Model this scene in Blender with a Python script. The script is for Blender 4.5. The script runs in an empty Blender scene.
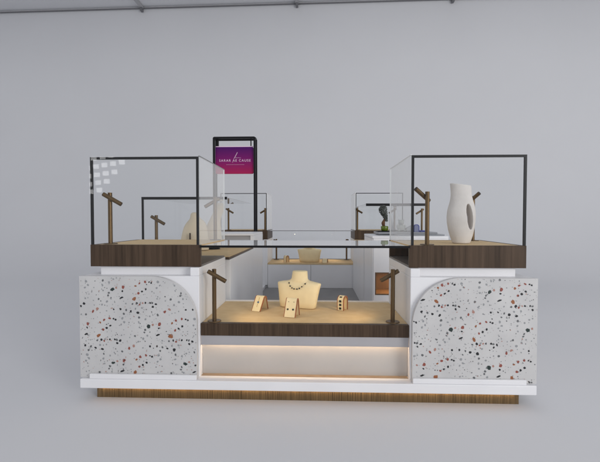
import bpy, bmesh, math, random
from math import radians as R, pi, sin, cos, sqrt
from mathutils import Vector, Matrix
random.seed(7)
S = bpy.context.scene
COL = S.collection
DEPTH = 4.484            # the kiosk is 4.48 m from front to rear
W, WI = 1.425, 0.683     # outer and inner half widths of the corner cabinets
ZD, ZB = 1.013, 0.868    # corner deck top, underside of the wood tray
ZG = 1.595               # top of the corner glass
ZC = 0.496               # low counter top

# ------------------------------------------------------------------ materials
def mat(name, color, rough=0.5, metal=0.0, spec=0.5):
    m = bpy.data.materials.new(name); m.use_nodes = True
    b = m.node_tree.nodes['Principled BSDF']
    b.inputs['Base Color'].default_value = (*color, 1)
    b.inputs['Roughness'].default_value = rough
    b.inputs['Metallic'].default_value = metal
    b.inputs['Specular IOR Level'].default_value = spec
    return m

def nodes(m):
    return m.node_tree.nodes, m.node_tree.links, m.node_tree.nodes['Principled BSDF']

def mottled(name, c1, c2, scale=(6, 6, 6), rough=0.5, detail=4, bump=0.0, bscale=80, metal=0.0, lo=.3, hi=.7, spec=0.5):
    m = mat(name, c1, rough, metal, spec); N, L, b = nodes(m)
    tc = N.new('ShaderNodeTexCoord'); mp = N.new('ShaderNodeMapping'); mp.inputs['Scale'].default_value = scale
    nz = N.new('ShaderNodeTexNoise'); nz.inputs['Scale'].default_value = 1; nz.inputs['Detail'].default_value = detail
    cr = N.new('ShaderNodeValToRGB')
    cr.color_ramp.elements[0].position = lo; cr.color_ramp.elements[1].position = hi
    cr.color_ramp.elements[0].color = (*c1, 1); cr.color_ramp.elements[1].color = (*c2, 1)
    L.new(tc.outputs['Object'], mp.inputs[0]); L.new(mp.outputs[0], nz.inputs['Vector'])
    L.new(nz.outputs[0], cr.inputs[0]); L.new(cr.outputs[0], b.inputs['Base Color'])
    if bump:
        n2 = N.new('ShaderNodeTexNoise'); n2.inputs['Scale'].default_value = bscale; n2.inputs['Detail'].default_value = 3
        bp = N.new('ShaderNodeBump'); bp.inputs['Strength'].default_value = bump; bp.inputs['Distance'].default_value = .002
        L.new(tc.outputs['Object'], n2.inputs['Vector']); L.new(n2.outputs[0], bp.inputs['Height']); L.new(bp.outputs[0], b.inputs['Normal'])
    return m

def wood(name, dark, light, along='Z', rough=0.42, fine=70, mix=.45, bump=.25):
    m = mat(name, dark, rough, 0, .22); N, L, b = nodes(m)
    tc = N.new('ShaderNodeTexCoord')
    def layer(s, st):
        mp = N.new('ShaderNodeMapping')
        sc = [s, s, s]; sc['XYZ'.index(along)] = st
        mp.inputs['Scale'].default_value = sc
        nz = N.new('ShaderNodeTexNoise'); nz.inputs['Scale'].default_value = 1; nz.inputs['Detail'].default_value = 5
        nz.inputs['Roughness'].default_value = .6
        L.new(tc.outputs['Object'], mp.inputs[0]); L.new(mp.outputs[0], nz.inputs['Vector'])
        return nz
    a = layer(fine, 2.0); c = layer(8, 1.0)
    mx = N.new('ShaderNodeMix'); mx.data_type = 'FLOAT'; mx.inputs[0].default_value = mix
    L.new(a.outputs[0], mx.inputs[2]); L.new(c.outputs[0], mx.inputs[3])
    cr = N.new('ShaderNodeValToRGB')
    cr.color_ramp.elements[0].position = .36; cr.color_ramp.elements[1].position = .66
    cr.color_ramp.elements[0].color = (*dark, 1); cr.color_ramp.elements[1].color = (*light, 1)
    L.new(mx.outputs[0], cr.inputs[0]); L.new(cr.outputs[0], b.inputs['Base Color'])
    bp = N.new('ShaderNodeBump'); bp.inputs['Strength'].default_value = bump; bp.inputs['Distance'].default_value = .001
    L.new(a.outputs[0], bp.inputs['Height']); L.new(bp.outputs[0], b.inputs['Normal'])
    return m

def emit(name, color, strength):
    m = bpy.data.materials.new(name); m.use_nodes = True
    N, L = m.node_tree.nodes, m.node_tree.links; N.clear()
    e = N.new('ShaderNodeEmission'); e.inputs[0].default_value = (*color, 1); e.inputs[1].default_value = strength
    o = N.new('ShaderNodeOutputMaterial'); L.new(e.outputs[0], o.inputs[0]); return m

def glass(name, painted_haze=0.3, tint=(.97, .98, .98), refl=1.0, rough=0.0):
    """Clear pane: Fresnel reflection over a transparent body, with bright reflections painted in as a white film at grazing angles."""
    m = bpy.data.materials.new(name); m.use_nodes = True
    N, L = m.node_tree.nodes, m.node_tree.links; N.clear()
    tr = N.new('ShaderNodeBsdfTransparent'); tr.inputs[0].default_value = (*tint, 1)
    gl = N.new('ShaderNodeBsdfGlossy'); gl.inputs['Roughness'].default_value = rough; gl.inputs[0].default_value = (1, 1, 1, 1)
    df = N.new('ShaderNodeBsdfDiffuse'); df.inputs[0].default_value = (.96, .96, .97, 1)
    fr = N.new('ShaderNodeFresnel'); fr.inputs[0].default_value = 1.45
    ge = N.new('ShaderNodeNewGeometry')
    inv = N.new('ShaderNodeMath'); inv.operation = 'SUBTRACT'; inv.inputs[0].default_value = 1; L.new(ge.outputs['Backfacing'], inv.inputs[1])
    mu = N.new('ShaderNodeMath'); mu.operation = 'MULTIPLY'; L.new(fr.outputs[0], mu.inputs[0]); L.new(inv.outputs[0], mu.inputs[1])
    m2 = N.new('ShaderNodeMath'); m2.operation = 'MULTIPLY'; m2.inputs[1].default_value = refl; L.new(mu.outputs[0], m2.inputs[0])
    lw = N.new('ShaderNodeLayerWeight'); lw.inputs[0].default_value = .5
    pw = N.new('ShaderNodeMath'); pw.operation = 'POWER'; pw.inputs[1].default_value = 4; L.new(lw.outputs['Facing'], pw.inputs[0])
    hz = N.new('ShaderNodeMath'); hz.operation = 'MULTIPLY'; hz.inputs[1].default_value = painted_haze; L.new(pw.outputs[0], hz.inputs[0])  # white film at grazing angles, painted in place of bright reflections
    a = N.new('ShaderNodeMixShader'); L.new(hz.outputs[0], a.inputs[0]); L.new(tr.outputs[0], a.inputs[1]); L.new(df.outputs[0], a.inputs[2])
    c = N.new('ShaderNodeMixShader'); L.new(m2.outputs[0], c.inputs[0]); L.new(a.outputs[0], c.inputs[1]); L.new(gl.outputs[0], c.inputs[2])
    o = N.new('ShaderNodeOutputMaterial'); L.new(c.outputs[0], o.inputs[0]); return m

M = dict(
    white=mottled('white_lacquer', (.80, .80, .82), (.84, .84, .86), (3, 3, 3), .38, bump=.03, bscale=30),
    white_shadow=mottled('shaded_white_lacquer', (.36, .36, .38), (.40, .40, .42), (3, 3, 3), .5),  # shade inside the recessed slot painted as grey
    painted_glow=mottled('painted_tan_glow', (.30, .225, .155), (.36, .27, .19), (14, 14, 14), .7, spec=.2),
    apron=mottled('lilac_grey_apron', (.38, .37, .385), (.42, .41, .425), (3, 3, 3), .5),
    lilac=mottled('lilac_grey_lacquer', (.44, .425, .41), (.48, .465, .45), (3, 3, 3), .5),
    walnut=wood('dark_walnut', (.036, .022, .013), (.100, .064, .041)),
    walnut_edge=wood('brown_walnut', (.045, .028, .018), (.095, .062, .040)),
    kick=wood('kick_wood', (.030, .019, .010), (.26, .175, .085), fine=230, mix=.2, bump=.8),
    niche=wood('niche_wood', (.085, .050, .028), (.15, .092, .05)),
    tan=mottled('tan_deck', (.63, .45, .24), (.70, .52, .295), (14, 14, 14), .75, bump=.12, bscale=260, spec=.25),
    terr=mottled('terrazzo_ground', (.54, .535, .535), (.62, .615, .61), (5, 5, 5), .35, bump=.02, bscale=60),
    black=mat('black_metal', (.006, .006, .008), .4, 0, .2),
    bronze=mottled('brushed_bronze', (.10, .060, .026), (.155, .098, .045), (40, 40, 4), .36, metal=.85),
    bronze_dark=mat('dark_bronze', (.05, .035, .025), .4, .7),
    cream=mottled('cream_leatherette', (.82, .68, .42), (.87, .73, .46), (20, 20, 20), .62, bump=.15, bscale=350, spec=.3),
    ivory=mottled('ivory_plaster', (.66, .56, .42), (.72, .62, .47), (10, 10, 10), .8, bump=.15, bscale=120),
    plaster=mottled('white_plaster', (.64, .60, .57), (.72, .68, .65), (9, 9, 9), .85, bump=.35, bscale=90),
    redwood=wood('red_wood_edge', (.26, .095, .04), (.42, .17, .08), fine=140),
    stone=mat('dark_gemstone', (.012, .016, .018), .12),
    blue=mat('blue_gemstone', (.08, .14, .25), .15),
    gold=mat('gold_metal', (.75, .52, .22), .25, 1),
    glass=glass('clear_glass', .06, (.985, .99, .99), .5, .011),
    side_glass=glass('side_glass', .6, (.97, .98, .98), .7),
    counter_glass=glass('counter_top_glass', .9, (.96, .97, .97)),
    edge=mat('glass_edge_glint', (.82, .84, .85), .15),  # bright glints along the pane edges put into the colour
    edge_dark=mat('glass_edge_unlit', (.13, .135, .14), .2),  # edge that catches no glint, its darker look painted as colour
    top_glass=glass('top_glass', .25, (.86, .87, .88)),  # grey tint paints in the dark reflection under the showcase tops
    led=emit('warm_light_strip', (1, .66, .34), 1.6),
    floor_grey=mottled('grey_floor_vinyl', (.22, .215, .215), (.27, .265, .265), (4, 4, 4), .6),
    hall=mottled('hall_plaster', (.69, .695, .715), (.71, .715, .735), (.35, .35, .35), .9, bump=.05, bscale=3, spec=.15),
    hall_dark=mat('ceiling_cable_grey', (.17, .17, .18), .6),
    beam=mat('beam_grey', (.42, .42, .43), .8),
    pot=mottled('green_glazed_pot', (.07, .11, .01), (.14, .20, .02), (60, 60, 60), .25),
    bark=mottled('brown_bark', (.07, .035, .018), (.16, .075, .04), (60, 60, 20), .9),
    leaf=mottled('grey_green_leaf', (.07, .08, .072), (.17, .185, .175), (50, 50, 50), .7),
    pale=mottled('pale_ceramic', (.30, .33, .30), (.37, .39, .36), (12, 12, 12), .55),
    palegrey=mat('pale_grey_cloth', (.34, .355, .37), .85),
    bluebox=mat('blue_lacquer', (.035, .05, .26), .3),
    bluegrey=mat('blue_grey_pad', (.19, .21, .33), .7),
    tray=mat('grey_metal_tray', (.28, .29, .31), .35, .3),
    text=mat('pale_pink_print', (.85, .62, .78), .5),
)
def chipmat(n, c): return mat('chip_' + n, c, .35)
CH = dict(K=chipmat('black', (.014, .015, .018)), N=chipmat('dark_green', (.02, .035, .032)), G=chipmat('grey', (.13, .135, .14)), g=chipmat('pale_grey', (.30, .31, .32)),
          R=chipmat('red', (.27, .075, .055)), O=chipmat('rust', (.30, .11, .045)), P=chipmat('pink', (.40, .22, .18)))
CHN = list(CH)

# ------------------------------------------------------------------ helpers
class MB:
    """Collects shapes (world coordinates) and links them as ONE mesh object."""
    def __init__(s): s.bm = bmesh.new(); s.mi = 0
    def _new(s, vs, fs):
        bv = [s.bm.verts.new(v) for v in vs]
        for f in fs:
            try: F = s.bm.faces.new([bv[i] for i in f]); F.material_index = s.mi
            except ValueError: pass
        return bv
    def box(s, x0, x1, y0, y1, z0, z1):
        x0, x1 = sorted((x0, x1)); y0, y1 = sorted((y0, y1)); z0, z1 = sorted((z0, z1))
        v = [(x, y, z) for z in (z0, z1) for y in (y0, y1) for x in (x0, x1)]
        s._new(v, [(0, 2, 3, 1), (4, 5, 7, 6), (0, 1, 5, 4), (2, 6, 7, 3), (0, 4, 6, 2), (1, 3, 7, 5)]); return s
    def prism_xz(s, pts, y0, y1):
        """outline in XZ extruded from y0 to y1"""
        n = len(pts)
        v = [(x, y0, z) for x, z in pts] + [(x, y1, z) for x, z in pts]
        s._new(v, [tuple(range(n)), tuple(range(2 * n - 1, n - 1, -1))] + [(i, i + n, (i + 1) % n + n, (i + 1) % n) for i in range(n)]); return s
    def prism_yz(s, pts, x0, x1):
        n = len(pts)
        v = [(x0, y, z) for y, z in pts] + [(x1, y, z) for y, z in pts]
        s._new(v, [tuple(range(n)), tuple(range(2 * n - 1, n - 1, -1))] + [(i, i + n, (i + 1) % n + n, (i + 1) % n) for i in range(n)]); return s
    def tube(s, p0, p1, r0, r1=None, n=20, cap=True):
        r1 = r0 if r1 is None else r1
        p0, p1 = Vector(p0), Vector(p1); d = (p1 - p0).normalized()
        a = d.orthogonal().normalized(); b = d.cross(a)
        v = []
        for p, r in ((p0, r0), (p1, r1)):
            for i in range(n):
                t = 2 * pi * i / n; v.append(p + (a * cos(t) + b * sin(t)) * r)
        fs = [(i, (i + 1) % n, (i + 1) % n + n, i + n) for i in range(n)]
        if cap: fs += [tuple(range(n - 1, -1, -1)), tuple(range(n, 2 * n))]
        s._new(v, fs); return s
    def rings(s, rings, cap=True):
        n = len(rings[0]); v = [p for r in rings for p in r]; fs = []
        for k in range(len(rings) - 1):
            for i in range(n):
                fs.append((k * n + i, k * n + (i + 1) % n, (k + 1) * n + (i + 1) % n, (k + 1) * n + i))
        if cap: fs += [tuple(range(n - 1, -1, -1)), tuple(range((len(rings) - 1) * n, len(rings) * n))]
        s._new(v, fs); return s
    def ball(s, c, r, sub=2, sc=(1, 1, 1)):
        res = bmesh.ops.create_icosphere(s.bm, subdivisions=sub, radius=r, matrix=Matrix.Translation(c) @ Matrix.Diagonal((*sc, 1)))
        for v in res['verts']:
            for f in v.link_faces: f.material_index = s.mi
        return s
    def build(s, name, material, parent=None, bevel=0.0, smooth=False, seg=2, recalc=True):
        if recalc: bmesh.ops.recalc_face_normals(s.bm, faces=s.bm.faces)
        me = bpy.data.meshes.new(name); s.bm.to_mesh(me); s.bm.free()
        for m_ in (material if isinstance(material, (list, tuple)) else [material]): me.materials.append(m_)
        o = bpy.data.objects.new(name, me); COL.objects.link(o)
        if parent is not None:
            o.parent = parent; wl = world_loc(parent)
            me.transform(Matrix.Translation(-wl))
        if bevel:
            b = o.modifiers.new('bevel', 'BEVEL'); b.width = bevel; b.segments = seg; b.limit_method = 'ANGLE'; b.angle_limit = R(40)
            b.harden_normals = False
        if smooth:
            for p in me.polygons: p.use_smooth = True
        return o
def world_loc(o):
    v = Vector((0, 0, 0))
    while o is not None: v += Vector(o.location); o = o.parent
    return v
def tag(o, label, cat, group=None, kind=None):
    if label: o['label'] = label
    if cat: o['category'] = cat
    if group: o['group'] = group
    if kind: o['kind'] = kind
    return o
def thing(name, label, cat, loc, group=None):
    o = bpy.data.objects.new(name, None); COL.objects.link(o); o.location = loc
    o.empty_display_size = .05
    return tag(o, label, cat, group)
def structure(name, mb, m, **k):
    o = mb.build(name, m, **k); o['kind'] = 'structure'; return o
def copy_tree(o, parent=None):
    c = o.copy(); COL.objects.link(c)
    if parent is not None: c.parent = parent
    for ch in list(o.children): copy_tree(ch, c)
    return c
def lamp_area(name, loc, rot, sx, sy, power, color, parent=None):
    l = bpy.data.lights.new(name, 'AREA'); l.shape = 'RECTANGLE'; l.size = sx; l.size_y = sy; l.energy = power; l.color = color
    o = bpy.data.objects.new(name, l); COL.objects.link(o); o.location = loc; o.rotation_euler = rot
    if parent is not None: o.parent = parent; o.location = Vector(loc) - world_loc(parent)
    return o

# ------------------------------------------------------------------ hall: floor sweeping up into the wall, ceiling
def hall():
    mb = MB(); prof = []
    prof.append((-16, 0)); prof.append((4.8, 0))
    for i in range(1, 41):
        t = i / 40 * pi / 2; prof.append((4.8 + 6.2 * sin(t), 6.2 - 6.2 * cos(t)))
    prof.append((11, 8.32))
    xs = (-34, 34)
    vs = []; n = len(prof)
    sk = .017                         # the wall runs a little out of square with the kiosk
    for x in xs:
        for y, z in prof: vs.append((x, y - x * sk * max(0, min(1, (y + 4) / 10)), z))
    mb._new(vs, [(i, i + 1, i + 1 + n, i + n) for i in range(n - 1)])
    o = structure('floor', mb, M['hall'], smooth=True, recalc=True)
    me = o.data
    # make the normals face the kiosk
    if sum(p.normal.z for p in me.polygons) < 0: me.flip_normals()
    Yw = lambda x: 11 - x * sk
    c = MB()
    v = [(-34, Yw(-34) - 5, 8.32), (34, Yw(34) - 5, 8.32), (34, Yw(34), 8.32), (-34, Yw(-34), 8.32)]
    c._new(v + [(a, b, z + .1) for a, b, z in v], [(0, 1, 2, 3), (7, 6, 5, 4), (0, 4, 5, 1), (1, 5, 6, 2), (2, 6, 7, 3), (3, 7, 4, 0)])
    structure('ceiling', c, M['hall'])
    cb = MB(); cb.tube((-30, Yw(-30) - .05, 8.255), (30, Yw(30) - .05, 8.255), .022, n=10)
    tag(cb.build('conduit', M['hall_dark']), 'thin dark conduit running along the top of the grey wall', 'conduit')
    c2 = MB(); c2.tube((-4.2, Yw(-4.2) - .75, 8.27), (0, Yw(0) - .75, 8.27), .028, n=10)
    tag(c2.build('conduit', M['hall_dark']), 'short dark conduit on the ceiling in front of the wall, above the kiosk sign', 'conduit')
    for x, lab in ((-5.75, 'slim grey ceiling beam meeting the wall at upper left'), (-.55, 'slim grey ceiling beam meeting the wall above the kiosk centre'), (4.45, 'slim grey ceiling beam meeting the wall at upper right')):
        t = thing('ceiling_beam', lab, 'beam', (x, Yw(x), 8.32), 'ceiling beams along the top of the wall')
        b = MB(); b.box(x - .05, x + .05, Yw(x) - 4.5, Yw(x) - .02, 8.24, 8.318); b.build('beam', M['beam'], t)
        d = MB(); d.box(x - .04, x + .04, Yw(x) - .16, Yw(x) - .03, 8.13, 8.239); d.build('bracket', M['hall_dark'], t, bevel=.01)
hall()

# ------------------------------------------------------------------ plinth
def plinth():
    t = thing('kiosk_plinth', 'long white plinth on a lit wooden kickboard carrying the whole kiosk', 'plinth', (0, 2.2, 0))
    b = MB(); b.box(-1.45, 1.45, -.10, .70, .088, .147)
    b.box(-1.45, -.72, .70, 3.78, .088, .147); b.box(.72, 1.45, .70, 3.78, .088, .147)
    b.box(-1.45, 1.45, 3.78, 4.584, .088, .147)
    b.build('base', M['white'], t, bevel=.004)
    k = MB(); k.box(-1.375, 1.375, -.03, .0, .0, .0875); k.box(-1.375, 1.375, 4.484, 4.514, 0, .0875)
    k.box(-1.375, -1.345, .0, 4.484, 0, .0875); k.box(1.345, 1.375, .0, 4.484, 0, .0875)
    k.build('kickboard', M['kick'], t)
    f = MB(); f.box(-.72, .72, .70, 3.78, .088, .105); f.build('inner_floor', M['floor_grey'], t)
    # white kerb standing on the plinth in front of each terrazzo front
    for sx in (-1, 1):
        q = MB(); q.box(sx * .69, sx * 1.392, -.092, -.072, .147, .178); q.build('kerb', M['white'], t, bevel=.003)
    s = MB(); s.box(-1.36, 1.36, -.058, -.052, .085, .0875); s.build('light_strip', M['led'], t)
    lamp_area('kick_light', (0, -.050, .082), (R(58), 0, 0), 2.7, .006, .85, (1, .68, .36), t).data.spread = R(95)
plinth()

# ------------------------------------------------------------------ corner cabinets
CHIPS = """230,142,17,N 263,128,9,P 318,126,12,R 313,155,8,K 202,170,9,G 196,190,8,G 218,215,8,g 155,150,7,g 305,208,24,E 408,218,17,O 395,258,8,G
430,252,10,K 458,248,8,g 118,220,9,G 75,232,6,g 145,265,9,g 185,240,10,g 182,315,6,g 107,300,11,P 70,320,12,R 240,302,8,K 296,300,9,K 342,308,9,G
380,318,10,K 436,328,12,K 418,295,8,g 322,338,8,G 12,345,9,G 447,367,9,G 444,405,9,g 206,376,10,R 238,378,7,K 255,385,8,K 160,388,10,R 310,375,10,g
325,405,9,g 300,425,8,g 27,418,12,R 210,434,8,K 445,170,10,R 473,157,9,K 340,255,6,g 470,290,8,g 30,210,5,g 8,215,6,g 504,138,9,K 499,249,8,K
539,249,8,K 556,251,9,G 584,258,10,K 559,279,9,K 499,381,8,g 534,356,7,g 559,346,6,g 128,410,9,O 452,262,9,R 478,250,7,P"""
CHIPS = [(float(a), float(b), float(c), d) for a, b, c, d in (w.split(',') for w in CHIPS.split())]

def terrazzo_mesh(sx, phase):
    """panel with one rounded inner top corner and chips set a hair proud of the face"""
    xi, xo, z0, z1, r = .69, 1.463, .149, .813, .30
    pts = [(xi, z0), (xo, z0), (xo, z1)]
    for i in range(0, 25):
        t = pi / 2 + i / 24 * pi / 2; pts.append((xi + r + r * cos(t), z1 - r + r * sin(t)))
    pts = [(sx * x, z) for x, z in pts]
    mb = MB(); mb.prism_xz(pts, -.07, -.038)
    rnd = random.Random(3 if sx < 0 else 4)
    u = .475 / 587; lift = [0]
    def inside(x, z, m):
        ax = x * sx
        if not (xi + m < ax < xo - m and z0 + m < z < z1 - m): return False
        if ax < xi + r and z > z1 - r and (ax - xi - r) ** 2 + (z - z1 + r) ** 2 > (r - m) ** 2: return False
        return True
    def chip(x, z, rr, kind):
        el = kind == 'E'; n = rnd.choice((5, 6, 7)); pts = []
        ph = rnd.random() * 6
        a, b, rot = (1, .42, -.35) if el else (1, rnd.uniform(.62, 1), rnd.random() * 3)
        for i in range(n):
            t = 2 * pi * i / n + rnd.uniform(-.25, .25)
            q = rr * rnd.uniform(.8, 1.12); px, pz = q * a * cos(t), q * b * sin(t)
            pts.append((x + px * cos(rot) + pz * sin(rot), z + px * sin(-rot) + pz * cos(rot)))
        if not all(inside(p[0], p[1], .001) for p in pts): return
        mb.mi = 1 + CHN.index('K' if el else kind)
        lift[0] += 1e-6; vs = [mb.bm.verts.new((px, -.0703 - lift[0], pz)) for px, pz in pts]
        f = mb.bm.faces.new(vs); f.normal_update()
        if f.normal.y > 0: f.normal_flip()
        f.material_index = mb.mi
    ox, oz = phase
    for i in range(-8, 9):
        for j in range(-6, 7):
            # centred lattice: shifts of (294, 297) and (587, 0) in pattern units
            dx, dz = i * 587 + j * 294, j * 297
            for a, b, c, k in CHIPS:
                x = ox + (a - 230 + dx) * u; z = oz - (b - 142 + dz) * u
                if inside(x, z, .004): chip(x, z, c * u * (.8 if k == 'E' else 1.2), k)
    for _ in range(620):
        x, z = sx * rnd.uniform(xi, xo), rnd.uniform(z0, z1)
        if inside(x, z, .004): chip(x, z, rnd.uniform(.0012, .0044), rnd.choice('gggGGPgK'))
    return mb

GREY_TRAY = mottled('tray_underlay', (.13, .12, .115), (.17, .155, .15), (6, 6, 6), .45)
def cabinet(sx, far, label, group, phase=None):
    yy = (lambda y: DEPTH - y) if far else (lambda y: y)
    t = thing('corner_cabinet', label, 'display cabinet', (sx * 1.05, yy(.36), .147), group)
    B = lambda mb, x0, x1, y0, y1, z0, z1: mb.box(sx * x0, sx * x1, yy(y0), yy(y1), z0, z1)
    b = MB(); B(b, WI, 1.452, -.036, .739, .147, .812); B(b, WI, .742, -.036, .739, .812, .867); b.build('body', M['white'], t, bevel=.004)
    n = MB(); B(n, .742, 1.37, .03, .70, .812, .867); n.build('neck', M['white'], t)
    if not far:
        p = terrazzo_mesh(sx, phase); p.build('terrazzo_panel', [M['terr']] + [CH[k] for k in CHN], t, recalc=False)
    else:
        p = MB(); p.box(sx * .69, sx * 1.463, yy(-.036), yy(-.07), .149, .813); p.build('terrazzo_panel', M['terr'], t)
    # wood tray: front board, outer board, floor, back board; its inner side is open
    w = MB(); B(w, WI, W, 0, .028, ZB, ZD); B(w, W - .028, W, .028, .711, ZB, ZD)
    if far: B(w, WI, W, .711, .739, ZB, ZD); B(w, WI, WI + .02, .028, .711, ZB, ZD)
    elif sx > 0: B(w, WI, W, .711, .739, ZB, ZD)
    w.build('wood_tray', M['walnut'], t, bevel=.002)
    f = MB(); B(f, WI + .002, W - .028, .028, .711, ZB, ZB + .012); f.build('tray_floor', GREY_TRAY if not far else M['walnut'], t)
    d = MB(); B(d, WI + .004, W - .030, .029, .709 if (far or sx > 0) else .739, ZD - .022, ZD - .001); d.build('deck', M['tan'], t)
    # glass
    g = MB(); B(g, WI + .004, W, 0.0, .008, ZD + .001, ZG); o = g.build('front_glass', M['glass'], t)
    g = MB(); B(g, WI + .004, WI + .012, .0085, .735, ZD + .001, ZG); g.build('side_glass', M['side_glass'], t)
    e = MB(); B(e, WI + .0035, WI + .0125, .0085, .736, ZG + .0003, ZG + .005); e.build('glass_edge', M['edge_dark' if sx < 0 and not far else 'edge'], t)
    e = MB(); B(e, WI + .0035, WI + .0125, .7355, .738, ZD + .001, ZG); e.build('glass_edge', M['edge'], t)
    fr = MB(); bw = .016
    y0, y1 = (.0095, .0215)
    if far: y0, y1 = .728, .739
    bwv = bw if not far else .010
    B(fr, WI + .004 + (.009 if not far else .009), W, y0, y1, ZG - bwv, ZG)
    B(fr, WI + .013, WI + .013 + bwv, y0, y1, ZD, ZG - bwv); B(fr, W - bwv, W, y0, y1, ZD, ZG - bwv)
    fr.build('frame', M['black'], t)
    if far:
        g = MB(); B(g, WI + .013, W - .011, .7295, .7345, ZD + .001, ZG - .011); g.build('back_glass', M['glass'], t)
    return t
cabinet(-1, False, 'front terrazzo corner cabinet left of the low counter, open glass showcase on dark wood', 'corner cabinets of the kiosk', (-1.2445, .7265))
cabinet(1, False, 'front terrazzo corner cabinet right of the low counter, glass showcase holding the white vase', 'corner cabinets of the kiosk', (1.167, .7265))
cabinet(-1, True, 'small looking rear corner showcase behind the purple sign', 'corner cabinets of the kiosk')
cabinet(1, True, 'small looking rear corner showcase behind the right side showcase', 'corner cabinets of the kiosk')

# ------------------------------------------------------------------ low centre counters
def counter(far, label):
    yy = (lambda y: DEPTH - y) if far else (lambda y: y)
    t = thing('low_counter', label, 'display counter', (0, yy(.36), .147), 'low glass counters of the kiosk')
    B = lambda mb, x0, x1, y0, y1, z0, z1: mb.box(x0, x1, yy(y0), yy(y1), z0, z1)
    w = MB(); B(w, -WI + .002, WI - .002, -.012, .028, .4145, ZC); w.build('front_board', M['walnut'], t, bevel=.002)
    c = MB(); B(c, -WI + .002, WI - .002, .0285, .735, .455, ZC - .003); c.build('counter_top', M['tan'], t)
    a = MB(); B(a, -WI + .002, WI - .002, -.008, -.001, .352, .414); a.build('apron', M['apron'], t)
    r = MB(); B(r, -WI + .002, WI - .002, .029, .045, .1475, .4142); r.build('recess_panel', M['lilac'], t)
    h = MB(); B(h, -WI + .002, WI - .002, -.0005, .0285, .407, .414); h.build('soffit', M['white'], t)
    # doors to the staff side
    for x0, x1 in ((-WI + .004, -.004), (.0, WI - .004)):
        b = MB(); B(b, x0, x1, .7352 if far else .715, .7452 if far else .735, .106 if far else .149, .473 if far else .454); b.build('door', M['white'], t, bevel=.002)
    l = MB(); B(l, -WI + .002, WI - .002, .7355, .748, .474 if far else .44, ZC + (.001 if far else .008)); l.build('rear_lip', M['white'] if not far else M['tan'], t)
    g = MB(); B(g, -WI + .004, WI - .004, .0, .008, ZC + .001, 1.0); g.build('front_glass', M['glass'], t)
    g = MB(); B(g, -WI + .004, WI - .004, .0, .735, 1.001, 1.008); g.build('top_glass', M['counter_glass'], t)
    if not far:
        f = MB(); B(f, -WI - .001, WI + .001, -.012, -.0005, .996, 1.0105); f.build('edge_frame', M['black'], t)
        s = MB(); B(s, -WI + .01, WI - .01, .001, .007, .401, .4065)
        q = MB(); B(q, -WI + .004, WI - .004, -.012, .0285, .1473, .1492); q.build('painted_glow', M['painted_glow'], t); s.build('light_strip', M['led'], t)  # tan strip painted for the warm strip light reflected at the recess foot
        lamp_area('recess_light', (0, .008, .396), (R(12), 0, 0), 1.3, .010, 1.35, (1, .70, .42), t)
    else:
        f = MB(); B(f, -WI + .01, WI - .01, .7355, .742, 1.0, 1.009); f.build('edge_frame', M['hall_dark'], t)
    return t
counter(False, 'low tan counter in front between the terrazzo cabinets, with a lit recess below')
counter(True, 'low tan counter at the rear of the kiosk with two plain doors below')

# ------------------------------------------------------------------ side showcases
def showcase(sx, y0, y1, label):
    t = thing('side_showcase', label, 'showcase', (sx * 1.05, (y0 + y1) / 2, .1), 'low side showcases of the kiosk')
    B = lambda mb, x0, x1, a, b, z0, z1: mb.box(sx * x0, sx * x1, a, b, z0, z1)
    b = MB(); B(b, .71, 1.40, y0 + .03, y1 - .02, .148, .84); b.build('body', M['white'], t, bevel=.003)
    p = MB(); B(p, .655, .708, y0 - .02, y1, .106, .838); p.build('inner_panel', M['white'], t, bevel=.003)
    d = MB(); B(d, .660, W, y0 - .035, y1, .841, .860); d.build('deck_edge', M['walnut'], t)
    c = MB(); B(c, .662, W - .004, y0 - .033, y1 - .002, .8602, .868); c.build('deck', M['tan'], t)
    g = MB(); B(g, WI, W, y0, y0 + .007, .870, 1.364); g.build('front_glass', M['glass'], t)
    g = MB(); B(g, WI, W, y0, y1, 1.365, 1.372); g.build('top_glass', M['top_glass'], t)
    f = MB(); B(f, WI, W, y0 - .014, y0 - .001, 1.352 if sx < 0 else 1.344, 1.375); B(f, W - .016, W, y0 - .012, y0 - .001, .87, 1.356)
    f.build('frame', M['black'], t)
    return t
showcase(-1, .822, 2.12, 'low left side showcase with black frame and cream busts behind the front cabinet')
showcase(1, 2.33, 3.72, 'low right side showcase with dark top edge in front of the rear corner')

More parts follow.
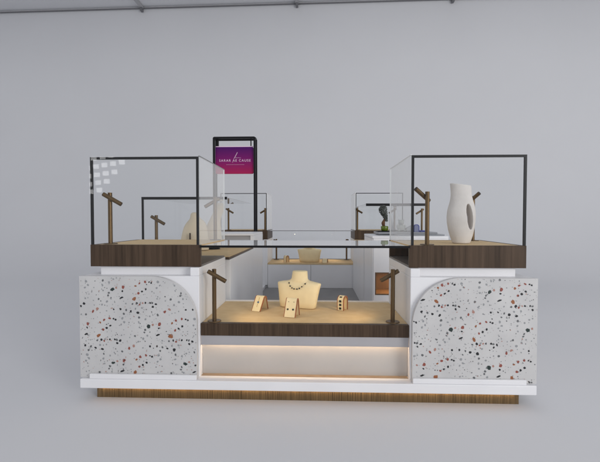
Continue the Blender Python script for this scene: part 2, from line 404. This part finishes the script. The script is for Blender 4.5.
# ------------------------------------------------------------------ service counters
def service_left():
    t = thing('service_counter', 'plain white service counter beside the purple sign, grey slot in its face', 'service counter', (-1.05, 2.6, .1), 'white service counters of the kiosk')
    b = MB(); b.box(-1.41, -.66, 2.16, 2.98, .106, .924); b.build('body', M['white'], t, bevel=.003)
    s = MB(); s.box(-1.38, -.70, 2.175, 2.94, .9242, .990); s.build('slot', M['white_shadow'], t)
    k = MB(); k.box(-1.41, -.662, 2.155, 2.98, .9902, 1.013); k.box(-.6995, -.66, 2.16, 2.98, .9242, .9895); k.build('top', M['white'], t, bevel=.002)
def service_right():
    t = thing('service_counter', 'white service counter on the right with a lit wooden niche in its end face', 'service counter', (1.05, 1.5, .1), 'white service counters of the kiosk')
    b = MB(); y0 = 1.50; nz0, nz1, nx0, nx1 = 0.413, 0.645, .678, 1.12
    b.box(.662, 1.41, y0 + .32, 2.21, .148, .99)
    b.box(.662, nx0, y0, y0 + .32, .148, .99); b.box(nx1, 1.41, y0, y0 + .32, .148, .99)
    b.box(nx0, nx1, y0, y0 + .32, .148, nz0); b.box(nx0, nx1, y0, y0 + .32, nz1, .99)
    b.build('body', M['white'], t)
    d = MB(); d.box(.652, .6615, 1.506, 2.21, .106, .988); d.build('door', M['white'], t, bevel=.002)
    k = MB(); k.box(.650, 1.41, y0 - .003, 2.21, .9905, 1.013); k.build('top', M['white'], t, bevel=.002)
    n = MB(); a = .012
    n.box(nx0 + .0005, nx1 - .0005, y0 + .004, y0 + .315, nz0 + .0005, nz0 + a); n.box(nx0 + .0005, nx1 - .0005, y0 + .004, y0 + .315, nz1 - a, nz1 - .0005)
    n.box(nx0 + .0005, nx0 + a, y0 + .004, y0 + .315, nz0 + a, nz1 - a); n.box(nx1 - a, nx1 - .0005, y0 + .004, y0 + .315, nz0 + a, nz1 - a); n.box(nx0 + a, nx1 - a, y0 + .3, y0 + .315, nz0 + a, nz1 - a)
    n.build('niche', M['niche'], t)
    l = MB(); l.box(nx0 + .03, nx1 - .03, y0 + .20, y0 + .21, nz1 - a - .006, nz1 - a - .0005); l.build('light_strip', M['led'], t)
    lamp_area('niche_light', ((nx0 + nx1) / 2, y0 + .12, nz1 - a - .008), (0, 0, 0), .38, .05, 1.7, (1, .58, .26), t)
service_left(); service_right()

# ------------------------------------------------------------------ spot lamps
def make_lamp():
    """pole lamp standing at the origin, head pointing along +X and down"""
    t = thing('spot_lamp', None, 'lamp', (0, 0, 0), 'bronze spot lamps on the kiosk')
    b = MB(); b.tube((0, 0, 0), (0, 0, .005), .046, .044, 32); b.build('base', M['bronze'], t)
    p = MB(); p.tube((0, 0, .005), (0, 0, .352), .0142, n=24); p.build('pole', M['bronze'], t, smooth=False)
    d = Vector((cos(R(31)), 0, -sin(R(31)))); c = Vector((0, -.0262, .318))
    h = MB(); h.tube(c - d * .042, c + d * .092, .0145, n=24); hd = h.build('head', M['bronze'], t)
    q = MB(); q.tube(c - d * .0425, c - d * .046, .0125, n=20); q.build('end_cap', M['bronze_dark'], hd)
    q = MB(); q.tube(c + d * .0915, c + d * .0935, .0115, n=20); q.build('lens', M['bronze_dark'], hd)
    q = MB(); q.tube((0, -.012, .318), (0, -.0262, .318), .006, n=12); q.build('pivot', M['bronze_dark'], t)
    return t
LAMP = make_lamp(); used = [False]
def lamp(x, y, z, rz, label, s=1.0, flip=False, spot=0.0):
    o = copy_tree(LAMP) if used[0] else LAMP
    used[0] = True
    o.location = (x, y, z); o.rotation_euler = (0, 0, rz); o['label'] = label
    o.scale = (s, s, s)
    if flip:                         # head tipped up, away from the deck
        for ch in o.children:
            if ch.name.startswith('head'):
                q = Matrix.Rotation(R(-66), 3, 'Y'); ch.rotation_euler = q.to_euler(); ch.location = Vector((0, 0, .318)) - q @ Vector((0, 0, .318))
    if spot:
        l = bpy.data.lights.new('lamp_beam', 'SPOT'); l.energy = spot; l.color = (1, .74, .42); l.spot_size = R(150); l.spot_blend = 1; l.shadow_soft_size = .008
        q = bpy.data.objects.new('lamp_beam', l); COL.objects.link(q)
        ang = rz; d = Vector((cos(ang) * cos(R(31)), sin(ang) * cos(R(31)), -sin(R(31))))
        c = Vector((x, y, z)) + Matrix.Rotation(rz, 3, 'Z') @ Vector((0, -.0262, .318)) * s
        q.location = c + d * .1
        aim = Vector((cos(ang) * .9, sin(ang) * .9 + (.35 if y < 1 else -.35), -.3))
        q.rotation_euler = aim.to_track_quat('-Z', 'Y').to_euler()
    return o
lamp(-.606, .052, ZC, R(8), 'bronze spot lamp at the left end of the front low counter', spot=3.2)
lamp(.592, .075, ZC, R(172), 'bronze spot lamp at the right end of the front low counter', spot=3.2)
lamp(-1.338, .10, ZD, R(14), 'bronze spot lamp inside the front left glass showcase, at its outer edge')
lamp(-.746, .655, ZD, R(205), 'bronze spot lamp seen pale through the inner side glass of the front left showcase')
lamp(.815, .075, ZD, R(205), 'thick bronze spot lamp close to the front glass, left of the white vase', flip=True)
lamp(1.318, .62, ZD, R(-58), 'dark bronze spot lamp half hidden behind the white vase', flip=True)
lamp(-1.372, 1.00, ZB, R(8), 'bronze spot lamp in the low left side showcase')
lamp(1.235, 1.86, 1.048, R(190), 'small bronze spot lamp beside the blue arch on the tray', s=.72)
lamp(-1.325, 3.86, ZD, R(8), 'thin bronze spot lamp in the rear left showcase, left of the sign post')
lamp(-.735, 3.86, ZD, R(185), 'bronze spot lamp in the rear left showcase, right of the sign post')
lamp(1.325, 3.90, ZD, R(190), 'pale spot lamp in the rear right showcase, behind the bear figurine')
lamp(.735, 3.87, ZD, R(-8), 'bronze spot lamp in the rear right showcase at its inner edge')
lamp(-.60, 4.33, ZC, R(-12), 'bronze spot lamp at the left end of the rear low counter', spot=3.2)
lamp(.60, 4.33, ZC, R(192), 'bronze spot lamp at the right end of the rear low counter', spot=3.2)

# ------------------------------------------------------------------ jewellery displays
def bust_ring(z, hw, hd, cy, n=40, e=2.6):
    out = []
    for i in range(n):
        t = 2 * pi * i / n; c, s = cos(t), sin(t)
        out.append((math.copysign(abs(c) ** (2 / e), c) * hw, cy + math.copysign(abs(s) ** (2 / e), s) * hd, z))
    return out
def make_bust():
    t = thing('necklace_bust', None, 'necklace bust', (0, 0, 0), 'cream necklace busts on the low counters')
    rows = [(0, .138, .040, .0, 3.6), (.004, .146, .046, .0, 3.6), (.05, .153, .050, .004, 3.6), (.10, .161, .052, .010, 3.4), (.145, .170, .052, .018, 3.2), (.172, .177, .050, .023, 3.0),
            (.183, .179, .047, .026, 2.8), (.190, .172, .044, .029, 2.5), (.196, .140, .043, .031, 2.2), (.201, .102, .046, .033, 2.0), (.208, .078, .049, .035, 2), (.220, .067, .049, .038, 2), (.25, .063, .048, .042, 2), (.275, .060, .047, .046, 2), (.279, .056, .044, .047, 2)]
    m = MB(); m.rings([bust_ring(z, w, d, c, e=e) for z, w, d, c, e in rows]); m.build('bust', M['cream'], t, smooth=True)
    return t
def add_necklace(t0, loc, rz):
    n = thing('necklace', 'beaded dark stone necklace hanging on the front cream bust', 'necklace', loc)
    pts = []
    for i in range(25):
        u = -1 + 2 * i / 24
        x = .073 * u; z = .197 - .048 * (1 - abs(u) ** 2.2); y = -.030 - .022 * (1 - u * u)
        if abs(u) > .8: y += (abs(u) - .8) * .12
        pts.append(Vector((x, y, z)))
    mx = Matrix.Translation(loc) @ Matrix.Rotation(rz, 4, 'Z')
    c = MB()
    for a, b in zip(pts, pts[1:]): c.tube(mx @ a, mx @ b, .0010, n=6)
    c.build('cord', M['gold'], n)
    for i in (1, 4, 7, 10, 14, 17, 20, 23):
        b = MB(); p = mx @ pts[i]; b.ball(p, .0062, 2, (1, .7, 1)); b.build('bead', M['stone'], n, smooth=True)
bust = make_bust(); bl = Vector((-.062, .515, ZC)); bust.location = bl; bust.rotation_euler = (0, 0, R(-19)); bust['label'] = 'cream necklace bust on the front low counter wearing a beaded necklace'
add_necklace(bust, bl, R(-19))
b2 = copy_tree(bust); b2.scale = (1.08, 1.08, 1.08); b2.location = (-.025, 3.95, ZC); b2.rotation_euler = (0, 0, R(176)); b2['label'] = 'cream necklace bust on the rear low counter, seen from behind'

def ramp_profile(h, d, th):
    """side outline (y, z) of a bent strap: sloping front, rounded top, steep back leg"""
    o = [(0, 0), (d * .50, h * .93), (d * .57, h * .985), (d * .66, h), (d * .75, h * .97), (d * .80, h * .88), (d, 0)]
    i = [(d - th, 0), (d * .80 - th * .9, h * .84), (d * .66, h - th * 1.1), (d * .52 + th * .3, h * .80), (th * 1.3, 0)]
    return o + i
def ramp(name, label, cat, loc, rz, w, h, d, stones):
    t = thing(name, label, cat, (0, 0, 0), 'small cream jewellery stands on the low counters')
    pr = ramp_profile(h, d, .008)
    m = MB(); m.prism_yz(pr, -w / 2 + .0056, w / 2 - .0056); m.build('stand', M['cream'], t)
    for a_, b_ in ((-w / 2, -w / 2 + .0055), (w / 2 - .0055, w / 2)): e = MB(); e.prism_yz(pr, a_, b_); e.build('wood_edge', M['redwood'], t)
    sl = math.atan2(h * .93, d * .50)
    for x, f, r, mm in stones:
        p = Vector((x, d * .5 * f, h * .93 * f)); nrm = Vector((0, -sin(sl), cos(sl)))
        q = MB(); q.tube(p - nrm * .001, p + nrm * .005, r, r * .7, 8); q.build('gem', M[mm], t)
    if len(stones) == 1:
        q = MB(); a = Vector((0, d * .5 * .28, h * .93 * .28)); b = Vector((0, d * .5 * .95, h * .93 * .95)); nrm = Vector((0, -sin(sl), cos(sl))) * .002
        q.tube(a + nrm, b + nrm, .0015, n=6); q.build('chain', M['gold'], t)
    t.location = loc; t.rotation_euler = (0, 0, rz); return t
r1 = ramp('pendant_stand', 'narrow cream ramp stand with a blue pendant, left of the front bust', 'jewellery stand', (-.372, .355, ZC), R(-24), .078, .105, .125, [(0, .62, .009, 'blue')])
ramp('earring_stand', 'cream ramp stand with two dark stud earrings in front of the front bust', 'jewellery stand', (-.108, .175, ZC), R(-17), .088, .125, .10,
     [(-.02, .44, .008, 'stone'), (.02, .44, .008, 'stone'), (-.02, .86, .003, 'stone'), (.02, .86, .003, 'stone')])
def bangle(label, loc, rz, stones=True):
    t = thing('bangle_stand', label, 'jewellery stand', (0, 0, 0), 'small cream jewellery stands on the low counters')
    w, h, d = .056, .108, .075; o = []; i = []
    for k in range(15):
        a = pi - k * pi / 14; o.append((d / 2 + d / 2 * cos(a), h - d / 2 + d / 2 * sin(a))); i.append((d / 2 + (d / 2 - .009) * cos(a), h - d / 2 + (d / 2 - .009) * sin(a)))
    pr = [(0, 0)] + o + [(d, 0), (d - .009, 0)] + i[::-1] + [(.009, 0)]
    m = MB(); m.prism_yz(pr, -w / 2 + .0061, w / 2 - .0061); m.build('stand', M['cream'], t)
    for a_, b_ in ((-w / 2, -w / 2 + .006), (w / 2 - .006, w / 2)): e = MB(); e.prism_yz(pr, a_, b_); e.build('wood_edge', M['redwood'], t)
    if stones:
        for z, y in ((.016, 0), (.043, 0), (.070, 0)):
            q = MB(); q.box(-.009, .009, y - .004, y + .001, z - .008, z + .008); q.build('gem', M['stone'], t, bevel=.002)
        q = MB(); q.box(-.009, .009, .006, .018, .096, .104); q.build('gem', M['stone'], t, bevel=.002)
    t.location = loc; t.rotation_euler = (0, 0, rz); return t
bangle('arched cream bangle stand with four dark square stones, right of the front bust', (.262, .405, ZC), R(-30))
bangle('arched bangle stand left of the rear bust', (-.375, 3.93, ZC), R(145))
c_ = copy_tree(r1); c_.location = (.235, 3.93, ZC); c_.rotation_euler = (0, 0, R(172)); c_.scale = (1.1, 1.1, .62); c_['label'] = 'small low ramp stand right of the rear bust'

# ------------------------------------------------------------------ white vase with a handle hole
def voxelize(o, size, smooth_it=8):
    dg = bpy.context.evaluated_depsgraph_get(); me = bpy.data.meshes.new_from_object(o.evaluated_get(dg)); old = o.data
    o.modifiers.clear(); o.data = me; return o
def vase():
    t = thing('vase', 'tall off white plaster vase with a handle hole in the right glass showcase', 'vase', (1.1, .25, ZD))
    #  z, left, right (metres from the vase axis), half depth
    rows = [(0, -.055, .052, .048), (.006, -.062, .060, .054), (.05, -.078, .075, .064), (.10, -.092, .086, .070), (.15, -.100, .093, .073), (.19, -.1015, .096, .073), (.23, -.098, .094, .070), (.27, -.088, .086, .062),
            (.30, -.080, .077, .055), (.33, -.076, .070, .050), (.36, -.076, .066, .049), (.39, -.079, .065, .050), (.415, -.082, .062, .051)]
    m = MB(); n = 40; rs = []
    for z, l, r, d in rows:
        ring = []
        for i in range(n):
            a = 2 * pi * i / n; ring.append((1.1 + (l + r) / 2 + (r - l) / 2 * cos(a), .25 + d * sin(a), ZD + z + (.009 * cos(a - 2.8) * max(0, (z - .30) / .115))))
        rs.append(ring)
    # hollow mouth
    z, l, r, d = rows[-1]
    for dz, k in ((.0, .86), (-.03, .80), (-.05, .5)):
        rs.append([(1.1 + (l + r) / 2 + k * (r - l) / 2 * cos(2 * pi * i / n), .25 + k * d * sin(2 * pi * i / n), ZD + z + dz + .009 * cos(2 * pi * i / n - 2.8)) for i in range(n)])
    m.rings(rs); o = m.build('vase_body', M['plaster'], t, smooth=True)
    c = MB(); rr = []
    for k in range(2):
        y = .05 + .4 * k
        rr.append([(1.1 + .035 + .022 * cos(2 * pi * i / 28) - .010 * sin(2 * pi * i / 28), y, ZD + .186 + .09 * sin(2 * pi * i / 28)) for i in range(28)])
    c.rings(rr); co = c.build('cutter', M['plaster'], t)
    b = o.modifiers.new('b', 'BOOLEAN'); b.operation = 'DIFFERENCE'; b.object = co; b.solver = 'EXACT'
    rm = o.modifiers.new('r', 'REMESH'); rm.mode = 'VOXEL'; rm.voxel_size = .004
    sm = o.modifiers.new('s', 'SMOOTH'); sm.iterations = 10; sm.factor = .5
    bpy.context.view_layer.update(); voxelize(o, .004)
    bpy.data.objects.remove(co)
    for p in o.data.polygons: p.use_smooth = True
vase()

# ------------------------------------------------------------------ curved busts in the left side showcase
def blob(path, name, m, parent, n=28):
    mb = MB(); rs = []
    for (x, y, z), rx, ry in path:
        rs.append([(x + rx * cos(2 * pi * i / n), y + ry * sin(2 * pi * i / n), z) for i in range(n)])
    mb.rings(rs); o = mb.build(name, m, parent, smooth=True)
    s = o.modifiers.new('sub', 'SUBSURF'); s.levels = 1; s.render_levels = 2
    return o
def curved_busts():
    y = 1.42
    t = thing('jewellery_bust', 'rounded ivory jewellery bust with a broad back, left one in the low left showcase', 'jewellery bust', (-1.19, y, ZB), 'ivory busts in the left showcase')
    x = -1.150
    blob([((x, y, ZB), .148, .07), ((x, y, ZB + .01), .150, .072), ((x + .004, y, ZB + .12), .140, .07), ((x + .010, y, ZB + .21), .126, .065), ((x + .016, y, ZB + .265), .108, .060), ((x + .022, y, ZB + .30), .082, .054), ((x + .014, y, ZB + .322), .055, .047), ((x + .004, y, ZB + .345), .042, .040), ((x + .002, y, ZB + .372), .036, .036), ((x + .002, y, ZB + .386), .018, .018)], 'bust', M['ivory'], t)
    b = MB(); b.tube((x - .012, y - .1, ZB + .0), (x - .012, y - .1, ZB + .18), .012, .008, 16); tag(b.build('ring_cone', M['bronze_dark']), 'thin dark bronze ring cone in front of the left ivory bust', 'ring cone')
    y2 = 1.62; x = -1.00
    t = thing('jewellery_bust', 'slender leaning ivory jewellery bust with a round head and black foot', 'jewellery bust', (x, y2, ZB), 'ivory busts in the left showcase')
    blob([((x - .03, y2, ZB + .012), .115, .07), ((x - .03, y2, ZB + .03), .120, .072), ((x - .024, y2, ZB + .12), .108, .066), ((x - .008, y2, ZB + .22), .083, .056), ((x + .012, y2, ZB + .31), .057, .046), ((x + .034, y2, ZB + .36), .052, .042), ((x + .052, y2, ZB + .40), .052, .045), ((x + .064, y2, ZB + .44), .056, .046), ((x + .070, y2, ZB + .472), .045, .038), ((x + .072, y2, ZB + .492), .022, .020)], 'bust', M['ivory'], t)
    f = MB(); f.tube((x - .02, y2, ZB + .001), (x - .02, y2, ZB + .012), .085, .08, 28); f.build('foot', M['black'], t)
curved_busts()

# ------------------------------------------------------------------ things on the right service counter
def right_things():
    ZT = 1.013
    t = thing('display_tray', 'long grey display tray on the right service counter under the small ornaments', 'tray', (1.08, 1.85, ZT))
    b = MB(); b.box(.90, 1.405, 1.60, 2.08, ZT + .001, ZT + .014); b.build('base', M['tray'], t, bevel=.004)
    b = MB(); b.box(.74, 1.36, 1.70, 2.06, ZT + .0145, ZT + .034); b.box(.76, .895, 1.74, 2.05, ZT + .001, ZT + .0145); b.build('platform', M['tray'], t, bevel=.004)
    z0 = ZT + .0345
    s = thing('slate', 'thin black slate under the green plant pot', 'slate', (.815, 1.86, z0))
    b = MB(); b.box(.742, .895, 1.78, 1.95, z0 + .0003, z0 + .009); b.build('slab', M['black'], s, bevel=.002)
    # bonsai in a green pot
    x, y, z = .832, 1.865, z0 + .0095
    p = thing('bonsai', 'small bonsai with dark drooping crown in a shiny green pot', 'potted plant', (x, y, z))
    prof = [(.030, 0), (.036, .006), (.040, .025), (.041, .045), (.036, .052)]
    m = MB(); m.rings([[(x + r * cos(2 * pi * i / 24), y + r * sin(2 * pi * i / 24), z + h) for i in range(24)] for r, h in prof]); m.build('pot', M['pot'], p, smooth=True)
    tr = MB(); pts = [(x - .008, y, z + .05), (x - .018, y, z + .085), (x - .004, y, z + .115), (x + .008, y, z + .15)]; rad = [.016, .018, .013, .009]
    for a, b_, ra, rb in zip(pts, pts[1:], rad, rad[1:]): tr.tube(a, b_, ra, rb, 12); tr.ball(b_, rb * 1.02, 1)
    tr.ball((x - .014, y - .006, z + .085), .02, 2, (1, .8, 1.2)); tr.build('trunk', M['bark'], p, smooth=True)
    fo = MB(); rnd = random.Random(5)
    for k in range(1300):
        u = rnd.random(); a = rnd.random() * 6.283; rr = sqrt(rnd.random())
        # crown: broad shoulder above, trailing tail to the lower right
        zc = z + .105 + .170 * u; cx = x + .022 - .040 * min(1, u * 1.5); w_ = .010 + .036 * min(1, u * 1.7) * (1 - max(0, u - .8) * 2.6)
        c = Vector((cx + w_ * rr * cos(a), y + w_ * rr * sin(a), zc)); q = rnd.uniform(.007, .012)
        d1 = Vector((rnd.gauss(0, 1), rnd.gauss(0, 1), rnd.gauss(0, 1))).normalized(); d2 = d1.orthogonal().normalized()
        vs = [c + d1 * q, c + d2 * q * .5, c - d1 * q, c - d2 * q * .5]; fo._new(vs, [(0, 1, 2, 3)])
    fo.build('crown', M['leaf'], p, recalc=False)
    # pale bear figurine
    x, y = 1.005, 1.84
    f = thing('bear_figurine', 'pale grey seated bear figurine on the tray behind the side glass', 'figurine', (x, y, z0))
    m = MB(); m.ball((x, y, z0 + .043), .043, 3, (.95, .8, 1)); m.ball((x, y - .012, z0 + .100), .031, 3); m.ball((x, y - .038, z0 + .094), .013, 2)
    for sx in (-1, 1):
        m.ball((x + sx * .024, y - .008, z0 + .126), .011, 2); m.ball((x + sx * .032, y - .030, z0 + .014), .017, 2, (1, 1.4, .8)); m.ball((x + sx * .040, y - .012, z0 + .056), .015, 2, (.8, 1, 1.6))
    o = m.build('bear', M['pale'], f, smooth=True)
    rm = o.modifiers.new('r', 'REMESH'); rm.mode = 'VOXEL'; rm.voxel_size = .003; rm.use_smooth_shade = True
    sm = o.modifiers.new('s', 'SMOOTH'); sm.iterations = 6
    # pale sloping cushion
    m = MB(); m.prism_xz([(1.055, z0), (1.155, z0), (1.155, z0 + .075), (1.14, z0 + .078), (1.055, z0 + .035)], 1.82, 1.90)
    tag(m.build('sloped_pad', M['palegrey'], bevel=.012, seg=4), 'pale grey sloping ring pad between the bear figurine and the blue arch', 'display pad')
    # white cone
    m = MB(); m.tube((.925, 1.90, z0), (.895, 1.90, z0 + .21), .034, .004, 24)
    tag(m.build('display_cone', M['palegrey'], smooth=True), 'slim pale leaning cone between the bonsai and the bear figurine', 'display cone')
    # blue arch
    t = thing('arch_stand', 'blue edged arch shaped stand with a grey front on the tray', 'jewellery stand', (1.165, 1.80, z0))
    def arch(x0, x1, h):
        r = (x1 - x0) / 2; c = (x0 + x1) / 2; return [(x0, z0), (x1, z0)] + [(c + r * cos(k * pi / 16), z0 + h - r + r * sin(k * pi / 16)) for k in range(17)]
    m = MB(); m.prism_xz(arch(1.135, 1.192, .082), 1.785, 1.825); m.build('arch', M['bluebox'], t)
    m = MB(); m.prism_xz(arch(1.137, 1.181, .074), 1.780, 1.7848); m.build('front_pad', M['bluegrey'], t)
    b = MB(); b.box(1.205, 1.262, 1.80, 1.90, z0 + .0001, z0 + .016); 
    tag(b.build('ring_box', M['bluebox'], bevel=.003), 'flat blue ring box beside the blue arch, at the foot of the small lamp', 'box')
right_things()
# the small lamp stands behind the blue box
# ------------------------------------------------------------------ hanging sign
def text_mesh(body, size, spacing=1.0, shear=0.0):
    cu = bpy.data.curves.new('t', 'FONT'); cu.body = body; cu.size = size; cu.align_x = 'CENTER'; cu.align_y = 'CENTER'; cu.space_character = spacing; cu.shear = shear; cu.extrude = .0008
    o = bpy.data.objects.new('t', cu); COL.objects.link(o); bpy.context.view_layer.update()
    me = bpy.data.meshes.new_from_object(o.evaluated_get(bpy.context.evaluated_depsgraph_get())); bpy.data.objects.remove(o); return me
def sign():
    y = 3.3
    xl, xr, zt = -1.428, -.800, 2.387
    t = thing('hanging_sign', 'tall black framed stand with a purple and magenta sign hanging at its top', 'sign', ((xl + xr) / 2, y, 0))
    f = MB()
    r = .020
    def bar(a, b): f.box(*[v for p in zip(a, b) for v in p])
    # two thin rounded frames, one behind the other
    for yy in (y - .02, y + .13):
        w_ = .030 if yy < y else .024
        f.box(xl, xl + w_, yy, yy + .03, .0, zt - .03); f.box(xr - w_, xr, yy, yy + .03, .0, zt - .03)
        f.prism_xz([(xl, zt - .03), (xl + w_, zt - .03), (xr - w_, zt - .03), (xr, zt - .03), (xr, zt - .022), (xr - .007, zt - .007), (xr - .022, zt), (xl + .022, zt), (xl + .007, zt - .007), (xl, zt - .022)], yy, yy + .03)
    f.box(xl + .002, xl + .028, y + .0105, y + .1295, zt - .028, zt - .004); f.box(xr - .028, xr - .002, y + .0105, y + .1295, zt - .028, zt - .004)
    f.build('frame', M['black'], t, bevel=.003)
    b = MB(); b.box(xl - .05, xl + .07, y - .08, y + .2, .0005, .012); b.box(xr - .07, xr + .05, y - .08, y + .2, .0005, .012); b.build('foot', M['black'], t)
    # panel with a purple to magenta print
    pm = mat('purple_magenta_print', (.1, .02, .15), .5, 0, .12); N, L, bs = nodes(pm)
    tc = N.new('ShaderNodeTexCoord'); sp = N.new('ShaderNodeSeparateXYZ'); cr = N.new('ShaderNodeValToRGB')
    L.new(tc.outputs['Generated'], sp.inputs[0]); L.new(sp.outputs['Z'], cr.inputs[0]); L.new(cr.outputs[0], bs.inputs['Base Color'])
    e = cr.color_ramp.elements; e[0].position = .0; e[0].color = (.40, .018, .085, 1); e[1].position = 1; e[1].color = (.070, .008, .125, 1)
    k = cr.color_ramp.elements.new(.5); k.color = (.21, .012, .14, 1)
    px0, px1, z0, z1 = -1.398, -.838, 1.852, 2.243; rr = .022
    pts = []
    for cx, cz, a0 in ((px1 - rr, z1 - rr, 0), (px0 + rr, z1 - rr, 90), (px0 + rr, z0 + rr, 180), (px1 - rr, z0 + rr, 270)):
        for k in range(7): a = R(a0 + 15 * k); pts.append((cx + rr * cos(a), cz + rr * sin(a)))
    p = MB(); p.prism_xz(pts, y + .02, y + .05); pan = p.build('panel', pm, t)
    h = MB(); h.box(px0 + .015, px0 + .045, y + .025, y + .05, z1 - .002, zt - .031); h.box(px1 - .045, px1 - .03, y + .03, y + .045, z1 - .002, zt - .031); h.build('hanger', M['black'], t)
    lp = MB(); lp.box(px0 + .004, px1 - .004, y + .024, y + .046, z1 + .0005, z1 + .012); lp.build('edge_trim', M['text'], t)
    cx, cz = (px0 + px1) / 2 + .012, (z0 + z1) / 2 - .004
    def put(me, name, dx, dz):
        me.transform(Matrix.Translation((cx + dx, y + .0188, cz + dz)) @ Matrix.Rotation(pi / 2, 4, 'X'))
        me.materials.clear(); me.materials.append(M['text']); me.transform(Matrix.Translation(-world_loc(t)))
        o = bpy.data.objects.new(name, me); COL.objects.link(o); o.parent = t
        return o
    put(text_mesh('SARAR AE CAUSE', .048, 1.3), 'lettering', -.005, 0)
    ul = MB()
    for k in range(-7, 8): ul.box(cx + k * .018 - .0045, cx + k * .018 + .0045, y + .0183, y + .0193, cz - .060, cz - .0565)
    ul.build('fine_print', M['text'], t)
    fl = MB()
    def stroke(pp, r0):
        for a, b in zip(pp, pp[1:]): fl.tube((cx + a[0], y + .0188, cz + a[1]), (cx + b[0], y + .0188, cz + b[1]), r0, n=6)
    stroke([(-.015, .035), (.0, .055), (.02, .09), (.034, .118), (.030, .121), (.012, .085), (-.006, .052), (-.022, .018), (-.040, -.03)], .0018)
    stroke([(-.02, .035), (.0, .047), (.012, .036), (.026, .047), (.037, .036), (.05, .046), (.064, .038), (.085, .042)], .0016)
    fl.build('script_flourish', M['text'], t)
sign()

# ------------------------------------------------------------------ camera
cam = bpy.data.cameras.new('camera'); co = bpy.data.objects.new('camera', cam); COL.objects.link(co)
cam.sensor_fit = 'HORIZONTAL'; cam.sensor_width = 36; cam.lens = 36 * 409.65 / 600
co.location = (.0785, -2.6712, 1.1799); co.rotation_euler = (pi / 2 - .0278, 0, .039)
cam.clip_start = .05; cam.clip_end = 200
S.camera = co

# ------------------------------------------------------------------ light
w = bpy.data.worlds.new('World'); S.world = w; w.use_nodes = True
N, L = w.node_tree.nodes, w.node_tree.links; bg = N['Background']
# the rest of the hall: bright walls all round, a dimmer roof
tc = N.new('ShaderNodeTexCoord'); sp = N.new('ShaderNodeSeparateXYZ'); cr = N.new('ShaderNodeValToRGB'); ad = N.new('ShaderNodeMath'); ad.operation = 'MULTIPLY_ADD'; ad.inputs[1].default_value = .5; ad.inputs[2].default_value = .5
L.new(tc.outputs['Generated'], sp.inputs[0]); L.new(sp.outputs['Z'], ad.inputs[0]); L.new(ad.outputs[0], cr.inputs[0]); L.new(cr.outputs[0], bg.inputs[0])
e = cr.color_ramp.elements; e[0].position = .42; e[0].color = (.70, .71, .75, 1); e[1].position = 1; e[1].color = (.56, .57, .61, 1)
for p_, c_v in ((.5, (.97, .98, 1.0, 1)), (.62, (.93, .94, .98, 1)), (.75, (.62, .63, .67, 1))):
    k = e.new(p_); k.color = c_v
bg.inputs[1].default_value = .78
def area(name, loc, target, sx, sy, power, color):
    o = lamp_area(name, loc, (0, 0, 0), sx, sy, power, color)
    o.rotation_euler = (Vector(target) - Vector(loc)).to_track_quat('-Z', 'Y').to_euler(); return o
area('backdrop_fill', (9, -9, 3.5), (4.0, 6, 2.0), 5, 4, 560, (1, .98, .95))  # unseen fill added to lighten the right side of the backdrop
# grid of ceiling high window lights far behind the viewer, mirrored in the left showcase glass
rows = [(-5.80, 2.80, 4), (-5.75, 2.585, 4), (-5.72, 2.365, 3), (-5.695, 2.155, 2), (-5.665, 1.96, 1)]
for x0, z0, n in rows:
    for i in range(-1 if z0 < 2.7 else 0, n):
        area('window_light', (x0 + i * .235, -8, z0 + i * .037), (x0 + i * .235 + .4, 0, z0 - .1), .155, .12, .55, (1, 1, 1))

# ------------------------------------------------------------------ render settings
S.render.engine = 'CYCLES'
S.view_settings.view_transform = 'Standard'; S.view_settings.look = 'None'; S.view_settings.gamma = 1; S.view_settings.exposure = .2
S.cycles.max_bounces = 10; S.cycles.transparent_max_bounces = 32; S.cycles.glossy_bounces = 4
S.cycles.caustics_reflective = False; S.cycles.caustics_refractive = False
